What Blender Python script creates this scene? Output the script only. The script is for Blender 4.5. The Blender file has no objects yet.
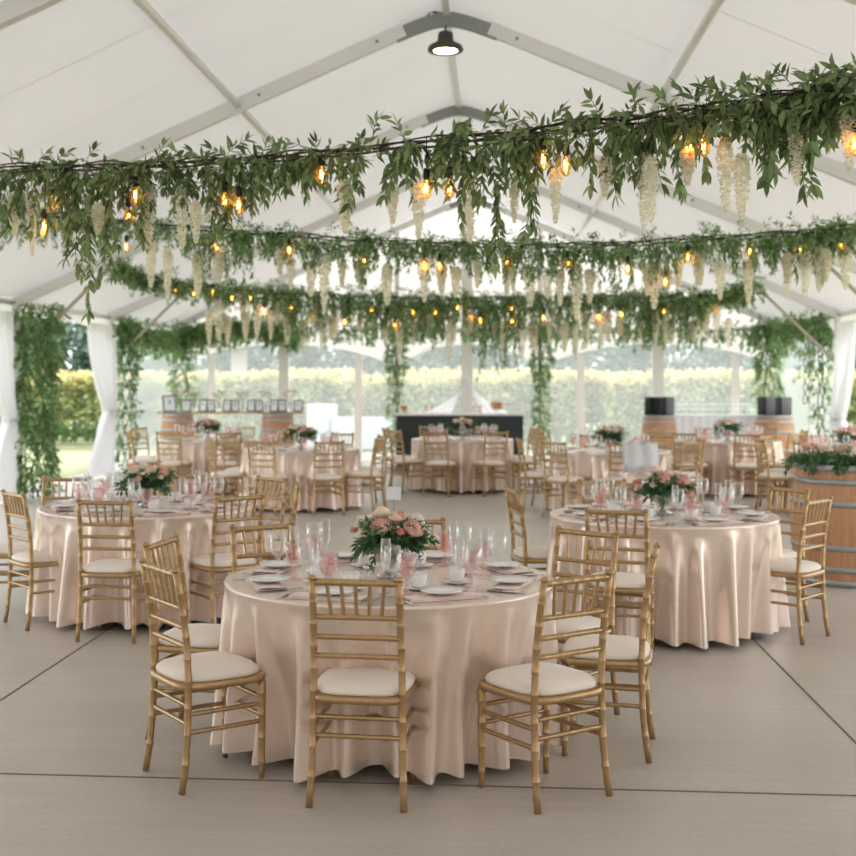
import bpy, math, random
from mathutils import Vector, Matrix, noise
random.seed(7)
PI = math.pi
C = bpy.context.scene.collection
S = bpy.context.scene
TH = 0.0803; CT, ST = math.cos(TH), math.sin(TH)
FPX, PX, PY, HC = 1267.65, 391.63, 376.36, 1.70

def cw(u, d, z=0.0):                 # lateral / forward distance from where the photographer stands -> tent coordinates
    return Vector((u*CT - d*ST, u*ST + d*CT, z))
def px_z(x, y, z):                   # picture point known to lie at height z
    d = (HC - z)*FPX/(y - PY); return cw((x - PX)/FPX*d, d, z)
def px_d(x, y, d):                   # picture point known to lie at distance d
    return cw((x - PX)/FPX*d, d, HC - (y - PY)*d/FPX)
def xat(x, Y):                       # X on the plane Y = const
    k = (x - PX)/FPX; return Y*(k*CT - ST)/(CT + k*ST)

# ------------------------------------------------------------------ materials
def lin(c):
    return tuple(((v/255)/12.92 if v/255 <= .04045 else ((v/255 + .055)/1.055)**2.4) for v in c)
def mat(name, rgb, rough=.6, metal=0., spec=.5, var=0., scale=8., bump=0., bscale=60., trans=0., sheen=0., emit=None, estr=0., coat=0., stretch=None, island=0.):
    m = bpy.data.materials.new(name); m.use_nodes = True
    nt = m.node_tree; N = nt.nodes; L = nt.links; b = N['Principled BSDF']
    col = lin(rgb) + (1,)
    b.inputs['Base Color'].default_value = col
    b.inputs['Roughness'].default_value = rough
    b.inputs['Metallic'].default_value = metal
    b.inputs['Specular IOR Level'].default_value = spec
    if sheen: b.inputs['Sheen Weight'].default_value = sheen
    if coat: b.inputs['Coat Weight'].default_value = coat
    if emit:
        b.inputs['Emission Color'].default_value = lin(emit) + (1,); b.inputs['Emission Strength'].default_value = estr
    tc = N.new('ShaderNodeTexCoord'); mp = N.new('ShaderNodeMapping'); L.new(tc.outputs['Object'], mp.inputs[0])
    if stretch: mp.inputs['Scale'].default_value = stretch
    csock = None
    if var or island:
        mx = N.new('ShaderNodeMixRGB'); mx.blend_type = 'MULTIPLY'; mx.inputs[0].default_value = 1
        mx.inputs[1].default_value = col
        r = N.new('ShaderNodeMapRange')
        if island:
            g = N.new('ShaderNodeNewGeometry'); L.new(g.outputs['Random Per Island'], r.inputs[0]); v = island
        else:
            n = N.new('ShaderNodeTexNoise'); n.inputs['Scale'].default_value = scale; n.inputs['Detail'].default_value = 6
            L.new(mp.outputs[0], n.inputs[0]); L.new(n.outputs[0], r.inputs[0]); v = var
        r.inputs[1].default_value = 0 if island else .25; r.inputs[2].default_value = 1 if island else .75
        r.inputs[3].default_value = 1 - v; r.inputs[4].default_value = 1 + v*.6
        L.new(r.outputs[0], mx.inputs[2]); L.new(mx.outputs[0], b.inputs['Base Color']); csock = mx.outputs[0]
    if bump:
        n2 = N.new('ShaderNodeTexNoise'); n2.inputs['Scale'].default_value = bscale; n2.inputs['Detail'].default_value = 4
        L.new(mp.outputs[0], n2.inputs[0]); bp = N.new('ShaderNodeBump'); bp.inputs['Strength'].default_value = bump; bp.inputs['Distance'].default_value = .01
        L.new(n2.outputs[0], bp.inputs['Height']); L.new(bp.outputs[0], b.inputs['Normal'])
    if trans:
        t = N.new('ShaderNodeBsdfTranslucent'); t.inputs[0].default_value = col
        if csock: L.new(csock, t.inputs[0])
        ms = N.new('ShaderNodeMixShader'); ms.inputs[0].default_value = trans
        out = N['Material Output']; L.new(b.outputs[0], ms.inputs[1]); L.new(t.outputs[0], ms.inputs[2]); L.new(ms.outputs[0], out.inputs[0])
    return m
def vinyl(name, haze, tint=(235, 240, 240)):
    m = bpy.data.materials.new(name); m.use_nodes = True; nt = m.node_tree; N = nt.nodes; L = nt.links
    N.remove(N['Principled BSDF']); out = N['Material Output']
    tr = N.new('ShaderNodeBsdfTransparent'); tr.inputs[0].default_value = lin((250, 252, 251)) + (1,)
    tl = N.new('ShaderNodeBsdfTranslucent'); tl.inputs[0].default_value = lin(tint) + (1,)
    df = N.new('ShaderNodeBsdfDiffuse'); df.inputs[0].default_value = lin(tint) + (1,)
    gl = N.new('ShaderNodeBsdfGlossy'); gl.inputs['Roughness'].default_value = .12
    m1 = N.new('ShaderNodeMixShader'); m1.inputs[0].default_value = .25
    L.new(tl.outputs[0], m1.inputs[1]); L.new(df.outputs[0], m1.inputs[2])
    m2 = N.new('ShaderNodeMixShader'); m2.inputs[0].default_value = haze
    L.new(tr.outputs[0], m2.inputs[1]); L.new(m1.outputs[0], m2.inputs[2])
    m3 = N.new('ShaderNodeMixShader'); m3.inputs[0].default_value = .04
    L.new(m2.outputs[0], m3.inputs[1]); L.new(gl.outputs[0], m3.inputs[2]); L.new(m3.outputs[0], out.inputs[0])
    return m
def glass(name, rgb, tr=.75, rough=.03):
    m = bpy.data.materials.new(name); m.use_nodes = True; nt = m.node_tree; N = nt.nodes; L = nt.links
    N.remove(N['Principled BSDF']); out = N['Material Output']
    t = N.new('ShaderNodeBsdfTransparent'); t.inputs[0].default_value = lin(rgb) + (1,)
    g = N.new('ShaderNodeBsdfGlossy'); g.inputs['Roughness'].default_value = rough; g.inputs[0].default_value = (1, 1, 1, 1)
    f = N.new('ShaderNodeLayerWeight'); f.inputs['Blend'].default_value = .35
    mr = N.new('ShaderNodeMapRange'); mr.inputs[3].default_value = 1 - tr - .17; mr.inputs[4].default_value = 1 - tr + .5
    L.new(f.outputs['Facing'], mr.inputs[0])
    ms = N.new('ShaderNodeMixShader'); L.new(mr.outputs[0], ms.inputs[0]); L.new(t.outputs[0], ms.inputs[1]); L.new(g.outputs[0], ms.inputs[2])
    L.new(ms.outputs[0], out.inputs[0]); return m

M = {}
M['gold'] = mat('gold_paint', (182, 151, 108), .28, .66, var=.14, scale=30)
M['cushion'] = mat('ivory_cushion', (240, 229, 218), .8, sheen=.2, bump=.05, bscale=300)
M['satin'] = mat('champagne_satin', (238, 219, 206), .25, .50, 1.0, var=.03, scale=3)
M['whitecloth'] = mat('white_cloth', (240, 240, 242), .75, trans=.35)
M['frame'] = mat('tent_aluminium', (228, 227, 224), .42, .25, var=.04, scale=2)
M['joint'] = mat('dark_steel_joint', (140, 145, 142), .45, .2)
M['post'] = mat('white_post', (232, 230, 226), .5)
M['steel'] = mat('galvanised_brace', (190, 180, 165), .45, .3)
M['fabric'] = mat('roof_fabric', (235, 233, 232), .6, 0, .3, trans=.10, bump=.25, bscale=1.2, var=.025, scale=.8)
M['valance'] = mat('valance_fabric', (238, 234, 230), .7, trans=.4)
M['vinyl'] = vinyl('clear_vinyl', .27)
M['vinyl_side'] = vinyl('clear_vinyl_side', .5)
M['leaf'] = mat('green_leaf', (138, 160, 108), .5, trans=.4, island=.62)
M['leaf_dark'] = mat('deep_green_leaf', (86, 124, 78), .45, trans=.3, island=.45)
M['leaf_far'] = mat('fresh_green_leaf', (142, 174, 118), .55, trans=.4, island=.55)
M['stem'] = mat('brown_vine_stem', (82, 70, 52), .8, bump=.3)
M['bloom'] = mat('cream_wisteria_bloom', (255, 252, 240), .7, trans=.6, island=.05)
M['cable'] = mat('black_cable', (28, 28, 28), .6)
M['bulbglass'] = glass('amber_bulb_glass', (255, 226, 178), .8)
M['filament'] = mat('glowing_filament', (255, 190, 110), .5, emit=(255, 178, 92), estr=14)
M['wood'] = mat('oak_barrel', (196, 146, 108), .5, 0, .4, var=.22, scale=6, stretch=(6, 6, .6), bump=.2, bscale=30)
M['plankwood'] = mat('plank_wood', (196, 164, 130), .6, var=.2, scale=5, stretch=(.6, 6, 6))
M['hoop'] = mat('steel_hoop', (168, 172, 172), .4, .6, var=.1, scale=10)
M['rose'] = mat('blush_rose', (252, 206, 190), .6, trans=.2, island=.1)
M['rose_pale'] = mat('peach_rose', (253, 234, 216), .6, trans=.2, island=.1)
M['rose_white'] = mat('white_rose', (245, 238, 226), .6, trans=.2, island=.08)
M['rose_bud'] = mat('coral_bud', (240, 168, 146), .6, island=.1)
M['clear'] = glass('clear_glass', (252, 253, 253), .825)
M['pinkglass'] = glass('pink_glass', (253, 240, 240), .82, .1)
M['silverglass'] = glass('grey_glass', (196, 204, 206), .6, .1)
M['china'] = mat('white_china', (246, 245, 243), .2, 0, .6)
M['silver'] = mat('silver_cutlery', (205, 205, 206), .2, 1)
M['napkin'] = mat('dusty_pink_napkin', (240, 220, 213), .8)
M['paper'] = mat('white_card', (236, 240, 246), .7)
M['black'] = mat('black_panel', (34, 38, 38), .5)
M['dkgreen'] = mat('black_green_bar_front', (38, 48, 46), .5)
M['greyp'] = mat('grey_panel', (150, 152, 156), .5)
M['fruit'] = mat('orange_fruit', (222, 128, 62), .5, var=.1)
M['darkrim'] = mat('lamp_housing', (70, 68, 60), .5, .3)
M['lampglow'] = mat('lamp_lens', (255, 240, 210), .5, emit=(255, 236, 200), estr=9)
M['vine'] = mat('vineyard_leaf', (182, 192, 136), .6, trans=.35, island=.7)
M['vine_yellow'] = mat('vineyard_leaf_yellow', (226, 216, 156), .6, trans=.35, island=.35)
M['tree'] = mat('hazed_tree_leaf', (132, 160, 138), .6, trans=.3, island=.4)  # distance haze put into the leaf colour, paler and bluer
M['undergrowth'] = mat('undergrowth_leaf', (120, 150, 96), .7, trans=.3, island=.4)
M['bark'] = mat('bark', (150, 122, 92), .8, var=.2)
M['grass'] = mat('lawn', (158, 166, 124), .9, var=.22, scale=3, bump=.4, bscale=40)
M['dusty'] = mat('dusty_pink_bloom', (226, 196, 196), .6, trans=.2)
M['whitepanel'] = mat('translucent_white_panel', (252, 252, 252), .6, trans=.75)
M['bluecloth'] = mat('pale_blue_cloth', (214, 224, 240), .7)

def floor_mat():
    m = mat('broom_finished_concrete', (190, 182, 171), .38, var=.1, scale=1.3)
    nt = m.node_tree; N = nt.nodes; L = nt.links; b = N['Principled BSDF']
    base = b.inputs['Base Color'].links[0].from_socket
    tc = N.new('ShaderNodeTexCoord'); mp = N.new('ShaderNodeMapping'); mp.inputs['Scale'].default_value = (.5, 14, 1)
    L.new(tc.outputs['Object'], mp.inputs[0]); n = N.new('ShaderNodeTexNoise'); n.inputs['Scale'].default_value = 1.4; n.inputs['Detail'].default_value = 5
    L.new(mp.outputs[0], n.inputs[0]); r = N.new('ShaderNodeMapRange'); r.inputs[1].default_value = .3; r.inputs[2].default_value = .7; r.inputs[3].default_value = .94; r.inputs[4].default_value = 1.04
    L.new(n.outputs[0], r.inputs[0]); mx = N.new('ShaderNodeMixRGB'); mx.blend_type = 'MULTIPLY'; mx.inputs[0].default_value = 1
    L.new(base, mx.inputs[1]); L.new(r.outputs[0], mx.inputs[2])
    n3 = N.new('ShaderNodeTexNoise'); n3.inputs['Scale'].default_value = 45; n3.inputs['Detail'].default_value = 8; L.new(tc.outputs['Object'], n3.inputs[0])
    r3 = N.new('ShaderNodeMapRange'); r3.inputs[1].default_value = .3; r3.inputs[2].default_value = .7; r3.inputs[3].default_value = .94; r3.inputs[4].default_value = 1.05; L.new(n3.outputs[0], r3.inputs[0])
    m2 = N.new('ShaderNodeMixRGB'); m2.blend_type = 'MULTIPLY'; m2.inputs[0].default_value = 1; L.new(mx.outputs[0], m2.inputs[1]); L.new(r3.outputs[0], m2.inputs[2])
    L.new(m2.outputs[0], b.inputs['Base Color'])
    bp = N.new('ShaderNodeBump'); bp.inputs['Strength'].default_value = .15; bp.inputs['Distance'].default_value = .01
    L.new(n.outputs[0], bp.inputs['Height']); L.new(bp.outputs[0], b.inputs['Normal'])
    return m
M['concrete'] = floor_mat()
M['jointline'] = mat('joint_groove', (116, 107, 98), .9)

# ------------------------------------------------------------------ mesh helper
class MB:
    def __init__(s): s.v = []; s.f = []
    def box(s, c, d, R=None):
        n = len(s.v); c = Vector(c)
        for i in (-1, 1):
            for j in (-1, 1):
                for k in (-1, 1):
                    p = Vector((i*d[0]/2, j*d[1]/2, k*d[2]/2)); s.v.append(c + (R @ p if R else p))
        s.f += [tuple(n + a for a in q) for q in ((0, 1, 3, 2), (4, 6, 7, 5), (0, 4, 5, 1), (2, 3, 7, 6), (0, 2, 6, 4), (1, 5, 7, 3))]
    def bar(s, a, b, w, h, up=(0, 0, 1)):      # box section bar between two points
        a = Vector(a); b = Vector(b); t = (b - a); l = t.length; t.normalize(); x = t.cross(Vector(up)).normalized(); z = x.cross(t)
        R = Matrix((x, t, z)).transposed(); s.box((a + b)/2, (w, l, h), R)
    def tube(s, pts, rad, n=8, cap=True):
        pts = [Vector(p) for p in pts]; m = len(pts)
        if not hasattr(rad, '__len__'): rad = [rad]*m
        st = len(s.v); ref = None
        for i, p in enumerate(pts):
            t = (pts[min(i+1, m-1)] - pts[max(i-1, 0)]).normalized()
            if ref is None: ref = Vector((1, 0, 0)) if abs(t.x) < .8 else Vector((0, 1, 0))
            x = (ref - t*ref.dot(t)).normalized(); ref = x; y = t.cross(x)
            for k in range(n):
                a = 2*PI*k/n; s.v.append(p + (x*math.cos(a) + y*math.sin(a))*rad[i])
        for i in range(m-1):
            for k in range(n):
                k2 = (k+1) % n; s.f.append((st+i*n+k, st+i*n+k2, st+(i+1)*n+k2, st+(i+1)*n+k))
        if cap: s.f.append(tuple(st+k for k in range(n))[::-1]); s.f.append(tuple(st+(m-1)*n+k for k in range(n)))
    def lathe(s, prof, n=24, c=(0, 0, 0), close=True, rf=None):
        st = len(s.v); c = Vector(c)
        for i, (r, z) in enumerate(prof):
            for k in range(n):
                a = 2*PI*k/n; rr = r*(rf(a, i) if rf else 1); s.v.append(c + Vector((rr*math.cos(a), rr*math.sin(a), z)))
        for i in range(len(prof)-1):
            for k in range(n):
                k2 = (k+1) % n; s.f.append((st+i*n+k, st+i*n+k2, st+(i+1)*n+k2, st+(i+1)*n+k))
        if close:
            s.f.append(tuple(st+k for k in range(n))[::-1]); s.f.append(tuple(st+(len(prof)-1)*n+k for k in range(n)))
    def grid(s, fn, nu, nv):
        st = len(s.v)
        for i in range(nu+1):
            for j in range(nv+1): s.v.append(Vector(fn(i/nu, j/nv)))
        for i in range(nu):
            for j in range(nv):
                a = st+i*(nv+1)+j; s.f.append((a, a+1, a+nv+2, a+nv+1))
    def leaf(s, p, d, up, L, W, fine=False):
        d = d.normalized(); x = d.cross(up)
        if x.length < 1e-3: x = d.orthogonal()
        x.normalize(); n = x.cross(d); st = len(s.v)
        if fine:
            s.v += [p, p+d*L*.28-x*W*.42+n*L*.03, p+d*L*.3-n*L*.02, p+d*L*.28+x*W*.42+n*L*.03, p+d*L*.62-x*W*.38+n*L*.02, p+d*L*.64-n*L*.03, p+d*L*.62+x*W*.38+n*L*.02, p+d*L-n*L*.1]
            s.f += [(st, st+2, st+1), (st, st+3, st+2), (st+1, st+2, st+5, st+4), (st+2, st+3, st+6, st+5), (st+4, st+5, st+7), (st+5, st+6, st+7)]
        else:
            s.v += [p, p+d*L*.45-x*W*.5+n*L*.04, p+d*L*.45+x*W*.5+n*L*.04, p+d*L-n*L*.06]
            s.f += [(st, st+2, st+3), (st, st+3, st+1)]
    def build(s, name, m, parent=None, smooth=True, loc=None, solid=0, bevel=0):
        me = bpy.data.meshes.new(name); me.from_pydata([tuple(v) for v in s.v], [], s.f); me.update()
        if smooth: me.polygons.foreach_set('use_smooth', [True]*len(me.polygons))
        me.materials.append(m); o = bpy.data.objects.new(name, me); C.objects.link(o)
        if parent: o.parent = parent
        if loc: o.location = loc
        if bevel:
            b = o.modifiers.new('b', 'BEVEL'); b.width = bevel; b.segments = 2; b.limit_method = 'ANGLE'
            me.polygons.foreach_set('use_smooth', [False]*len(me.polygons))
        if solid:
            b = o.modifiers.new('s', 'SOLIDIFY'); b.thickness = solid; b.offset = 0
        return o
def tag(o, label=None, cat=None, group=None, kind=None):
    for k, v in (('label', label), ('category', cat), ('group', group), ('kind', kind)):
        if v: o[k] = v
    return o
def empty(name, loc=(0, 0, 0), rz=0):
    o = bpy.data.objects.new(name, None); C.objects.link(o); o.location = loc; o.rotation_euler = (0, 0, rz); return o
def kids(o): return KID.get(o.name) or [c for c in bpy.data.objects if c.parent == o]
KID = {}
def remember(o):
    KID[o.name] = [c for c in bpy.data.objects if c.parent == o]
    for c in KID[o.name]: KID[c.name] = [g for g in bpy.data.objects if g.parent == c]
def dup(root, loc=None, rz=None, parent=None):
    r = root.copy(); C.objects.link(r)
    if parent is not None: r.parent = parent
    if loc is not None: r.location = loc
    if rz is not None: r.rotation_euler = (0, 0, rz)
    for ch in KID.get(root.name, []): dup(ch, parent=r)
    return r
used = set()
def place(proto, loc, rz, label, cat=None, group=None):
    """the first time moves the prototype itself, then copies it"""
    if proto.name not in used:
        remember(proto); used.add(proto.name); o = proto; o.location = loc; o.rotation_euler = (0, 0, rz)
    else: o = dup(proto, loc, rz)
    o['label'] = label
    if cat: o['category'] = cat
    if group: o['group'] = group
    elif 'group' in o: del o['group']
    return o

# ------------------------------------------------------------------ the setting: floor and ground
XL, XR = -6.64, 5.70; RX = -.469; HW = 6.168; SL = .4294; ZR = 5.293; ZE = ZR - SL*HW
BAY = 4.394
FY = [12.74 + BAY*(k-1) for k in range(-3, 5)]       # eight frames, the last one in the gable wall
YB = FY[-1]
def rz_at(X): return ZR - SL*abs(X - RX)
g = MB(); n = 40
g.grid(lambda a, b: (-60 + 120*a, -30 + 130*b, -.03), 12, 12)
tag(g.build('ground', M['grass']), kind='structure')
f = MB(); f.box(((XL+XR)/2, 10, -.06), (HW*2+1.0, 34, .12)); tag(f.build('floor', M['concrete'], smooth=False), kind='structure')
j = MB()
for X in (-6.8+.0, -2.579, 1.674): j.box((X, 10, .0005), (.012, 33.8, .004))
for Y in (-3.5, .88, 5.271, 22.9): j.box(((XL+XR)/2, Y, .0005), (HW*2+.9, .011, .004))
tag(j.build('floor_joint_lines', M['jointline'], smooth=False), kind='structure')

# ------------------------------------------------------------------ tent frame
r = MB()
for side in (-1, 1):
    for k in range(len(FY)-1):
        def fn(a, b, side=side, k=k):
            X = RX + side*(HW + .12)*a; Y = FY[k] + (FY[k+1]-FY[k])*b
            sag = .05*math.sin(PI*b)*(1 if 0 < k < 99 else 0) + .012*math.sin(9*a + 5*k)*math.sin(PI*b)
            z = ZR + .16 - SL*(HW+.12)*a
            if a < .06: z -= .05*(1 - a/.06)
            return (X, Y, z - sag)
        r.grid(fn, 28, 8)
tag(r.build('roof_fabric', M['fabric']), kind='structure')
sm_ = MB()
for side in (-1, 1):
    for k in range(len(FY)-1):
        for fr in (.33, .66):
            def fn(a, b):
                X = RX + side*(HW + .1)*(.03 + .97*a); bb = fr + (b-.5)*.003; Y = FY[k] + BAY*bb
                sag = .05*math.sin(PI*bb)*(1 if k > 0 else 0) + .012*math.sin(9*(.03+.97*a) + 5*k)*math.sin(PI*bb)
                return (X, Y, ZR + .16 - SL*(HW+.12)*(.03+.97*a) - sag - .004)
            sm_.grid(fn, 28, 1)
tag(sm_.build('roof_seams', M['fabric']), kind='structure')
def frame(k):
    Y = FY[k]; root = empty('roof_frame_arch', (RX, Y, 0)); tag(root, kind='structure')
    for sd in (-1, 1):
        b = MB(); a0 = (sd*.43, 0, ZR + .075 - SL*.43); a1 = (sd*HW, 0, ZR + .075 - SL*HW)
        b.bar(a0, a1, .09, .135, up=(0, 1, 0)) if False else b.bar(a0, a1, .09, .135)
        b.build('rafter', M['frame'], root, smooth=False)
    c = MB(); pts = []
    for i in range(13):
        x = -.50 + i/12*1.0; z = ZR + .075 - SL*math.sqrt(x*x + .035); pts.append((x, 0, z))
    for x, y, z in pts:
        for dy, dz in ((-.040, -.070), (.040, -.070), (.040, .066), (-.040, .066)): c.v.append(Vector((x, dy, z + dz)))
    for i in range(12):
        for q in range(4): c.f.append((i*4+q, i*4+(q+1) % 4, (i+1)*4+(q+1) % 4, (i+1)*4+q))
    c.f += [(3, 2, 1, 0), (48, 49, 50, 51)]
    c.build('ridge_joint', M['joint'], root, smooth=False)
    for sd in (-1, 1):
        p = MB(); p.box((sd*(HW+.0), 0, ZE/2 + .03), (.12, .10, ZE + .06)); p.build('frame_post', M['post'], root, smooth=False, bevel=.012)
        bl = MB()
        for q in (.7, 1.9, 3.1, 4.3): bl.tube([(sd*q, -.05, ZR + .075 - SL*q), (sd*q, -.06, ZR + .075 - SL*q)], .016, 8)
        bl.build('bolt_heads', M['joint'], root)
        if k != len(FY)-1:
            br = MB(); br.tube([(sd*(HW-.05), 0, 1.95), (sd*(HW-1.42), 0, ZR + .02 - SL*(HW-1.42))], .026, 10); br.build('corner_brace', M['steel'], root)
for k in range(len(FY)): frame(k)
# ridge beam and purlins
pr = MB()
for k in range(len(FY)-1): pr.bar((RX, FY[k]+.04, ZR+.07), (RX, FY[k+1]-.04, ZR+.07), .07, .10)
tag(pr.build('ridge_beam', M['frame'], smooth=False), kind='structure')
for nm, xs in (('roof_purlin', xat(238, FY[4])), ('roof_purlin', xat(661, FY[4])), ('eave_beam', XL), ('eave_beam', XR)):
    b = MB(); z = rz_at(xs) + .08
    for k in range(len(FY)-1): b.tube([(xs, FY[k]+.03, z), (xs, FY[k+1]-.03, z)], .04, 10)
    tag(b.build(nm, M['frame']), kind='structure')

# ------------------------------------------------------------------ back wall: arched clear panels under a white valance
mull = [(284, .11), (658, .12), (467, .12)]
thin = [211, 358, 581, 736]
panels = [(XL, xat(397, YB)), (xat(397, YB), xat(540, YB)), (xat(540, YB), XR)]
def archz(x, p):
    a, b = p; t = (x - (a+b)/2)/((b-a)/2); t = max(-1, min(1, t*1.03)); return 1.92 + .43*(1 - abs(t)**2.3)
val = MB()
for p in panels:
    def fn(a, b, p=p):
        x = p[0] + (p[1]-p[0])*a; z0 = archz(x, p); z1 = rz_at(x) + .15
        return (x, YB + .07 + .012*math.sin(x*9)*(1-b), z0 + (z1-z0)*b)
    val.grid(fn, 48, 10)
tag(val.build('wall_back', M['valance']), kind='structure')
for i, p in enumerate(panels):
    w = MB()
    w.grid(lambda a, b, p=p: (p[0] + (p[1]-p[0])*a, YB + .08 + .02*math.sin(7*a+3*b), .02 + (archz(p[0] + (p[1]-p[0])*a, p) + .06)*b), 40, 4)
    tag(w.build('window_%d' % (i+1), M['vinyl']), kind='structure')
mu = MB()
for x, w in mull: X = xat(x, YB); mu.box((X, YB, (rz_at(X))/2), (w*1.9, .10, rz_at(X)))
for x in (397, 540): X = xat(x, YB); mu.box((X, YB, (rz_at(X))/2), (.10, .10, rz_at(X)))
tag(mu.build('wall_back_uprights', M['post'], smooth=False), kind='structure')
mu = MB()
for x in thin: X = xat(x, YB); mu.box((X, YB+.05, 1.06), (.15, .02, 2.12))
tag(mu.build('trim_1', M['valance'], smooth=False), kind='structure')
# side walls
def side_panel(X, k, idx, clear):
    y0, y1 = FY[k]+.06, FY[k+1]-.06
    v = MB()
    def fn(a, b):
        t = 2*a - 1; z0 = (ZE - .16) if clear else (ZE - .42 + .34*math.sqrt(max(0, 1 - (t*1.0)**2)))
        return (X, y0 + (y1-y0)*a, z0 + (ZE + .08 - z0)*b)
    v.grid(fn, 24, 3); tag(v.build('trim_%d' % idx, M['valance']), kind='structure')
    if k < 2:  # unseen bays: closing walls added so daylight enters only farther along
        w = MB(); w.grid(lambda a, b: (X + .04*math.sin(40*a), y0 + (y1-y0)*a, .02 + (ZE-.12)*b), 80, 3); tag(w.build('wall_left_added' if X < 0 else 'wall_right_added', M['valance']), kind='structure')
    if clear:
        w = MB(); w.grid(lambda a, b: (X + .03*math.sin(11*a), y0 + (y1-y0)*a, .02 + (ZE-.17)*b), 40, 4)
        tag(w.build('window_%d' % (idx+3), M['vinyl_side']), kind='structure')
idx = 2
for X in (XL-.02, XR+.02):
    for k in range(len(FY)-1):
        side_panel(X, k, idx, k == len(FY)-2); idx += 1
# straps hanging inside the clear side panels
for X, Y in ((XL+.06, 22.94), (XR-.06, 23.2)):
    b = MB(); b.tube([(X, Y, 2.6), (X, Y+.02, 1.9), (X, Y, 1.2), (X, Y+.03, .5), (X, Y, .02)], .022, 8)
    tag(b.build('wall_strap', M['frame']), kind='structure')
# plain wall behind the photographer
b = MB(); b.grid(lambda a, c: (XL + (XR-XL)*a, FY[0]-.06, (rz_at(XL + (XR-XL)*a)+.12)*c), 24, 2); tag(b.build('wall_front', M['valance']), kind='structure')

# ------------------------------------------------------------------ curtains
def curtain(Xw, Ypost, dirY, w0, wt, w1, zt, label, seed, ztop=2.58):
    rnd = random.Random(seed); ph = rnd.random()*6
    def fn(a, b):
        z = ztop + (.05 - ztop)*b; q = (ztop - z)/(ztop - zt)
        if q < 1: w = w0 + (wt-w0)*(q**2.2)
        else:
            q2 = (zt - z)/(zt - .05); w = wt + (w1-wt)*min(1, q2*1.25)**.7
        off = .03 + (.10*math.sin(PI*min(1, q)) if q < 1 else 0)
        amp = .035 + .03*(1 - abs(1-min(q, 2)))
        return (Xw + amp*math.sin(a*34 + ph) + .02*math.sin(a*11+b*5), Ypost + dirY*(off*0 + w*a), z - (.10*a*a if q > 1 else 0)*0)
    c = MB(); c.grid(fn, 90, 40); o = c.build('curtain', M['whitecloth'])
    t = MB(); t.tube([(Xw+math.cos(i/14*2*PI)*.075, Ypost + dirY*wt*.5 + math.sin(i/14*2*PI)*(wt*.55), zt) for i in range(15)], .02, 6); t.build('tie', M['whitecloth'], o)
    tag(o, label, 'curtain')
curtain(XL+.10, FY[6]-.1, -1, 1.35, .42, 1.35, 1.10, 'white tied-back curtain beside the open doorway to the lawn', 1)
curtain(XL+.10, FY[5]-.1, -1, 1.2, .5, 1.0, 1.10, 'white curtain at the edge of the picture behind the leafy left post', 2)
curtain(XR-.10, FY[6]-.1, -1, 1.3, .42, 1.2, 1.0, 'white tied-back curtain on the right-hand post above the flowered barrel', 3)

# ------------------------------------------------------------------ foliage
UP = Vector((0, 0, 1))
def rvec(rnd, s=1.): return Vector((rnd.uniform(-1, 1), rnd.uniform(-1, 1), rnd.uniform(-1, 1)))*s
def sprig(mb, sm, p, d, length, LL, rnd, step=None, fine=False, droop=.55, dens=1.0, wr=.3):
    p = Vector(p); d = d.normalized(); step = step or LL*.42; m = max(2, int(length/step)); pts = [p.copy()]
    for i in range(m):
        d = (d + Vector((0, 0, -droop*.35)) + rvec(rnd, .16)).normalized(); p = p + d*step; pts.append(p.copy())
        side = d.cross(rvec(rnd)).normalized()
        for sg in (-1, 1):
            if rnd.random() > dens: continue
            ld = (d*rnd.uniform(.5, 1.1) + side*sg*rnd.uniform(.5, 1) + Vector((0, 0, -.25))).normalized()
            L_ = LL*rnd.uniform(.65, 1.15); mb.leaf(p, ld, rvec(rnd) + UP*.8, L_, L_*wr*rnd.uniform(.8, 1.25), fine)
    mb.leaf(p, d, UP + rvec(rnd, .5), LL, LL*wr, fine)
    if sm is not None: sm.tube(pts, .0022, 3, cap=False)
def garland_pts(ctrl, n=120):
    out = []; m = len(ctrl)-1
    for i in range(n+1):
        t = i/n*m; k = min(int(t), m-1); u = t-k
        p0 = ctrl[max(k-1, 0)]; p1 = ctrl[k]; p2 = ctrl[k+1]; p3 = ctrl[min(k+2, m)]
        out.append(.5*((2*p1) + (p2-p0)*u + (2*p0-5*p1+4*p2-p3)*u*u + (3*p1-p0-3*p2+p3)*u**3))
    return out
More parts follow.
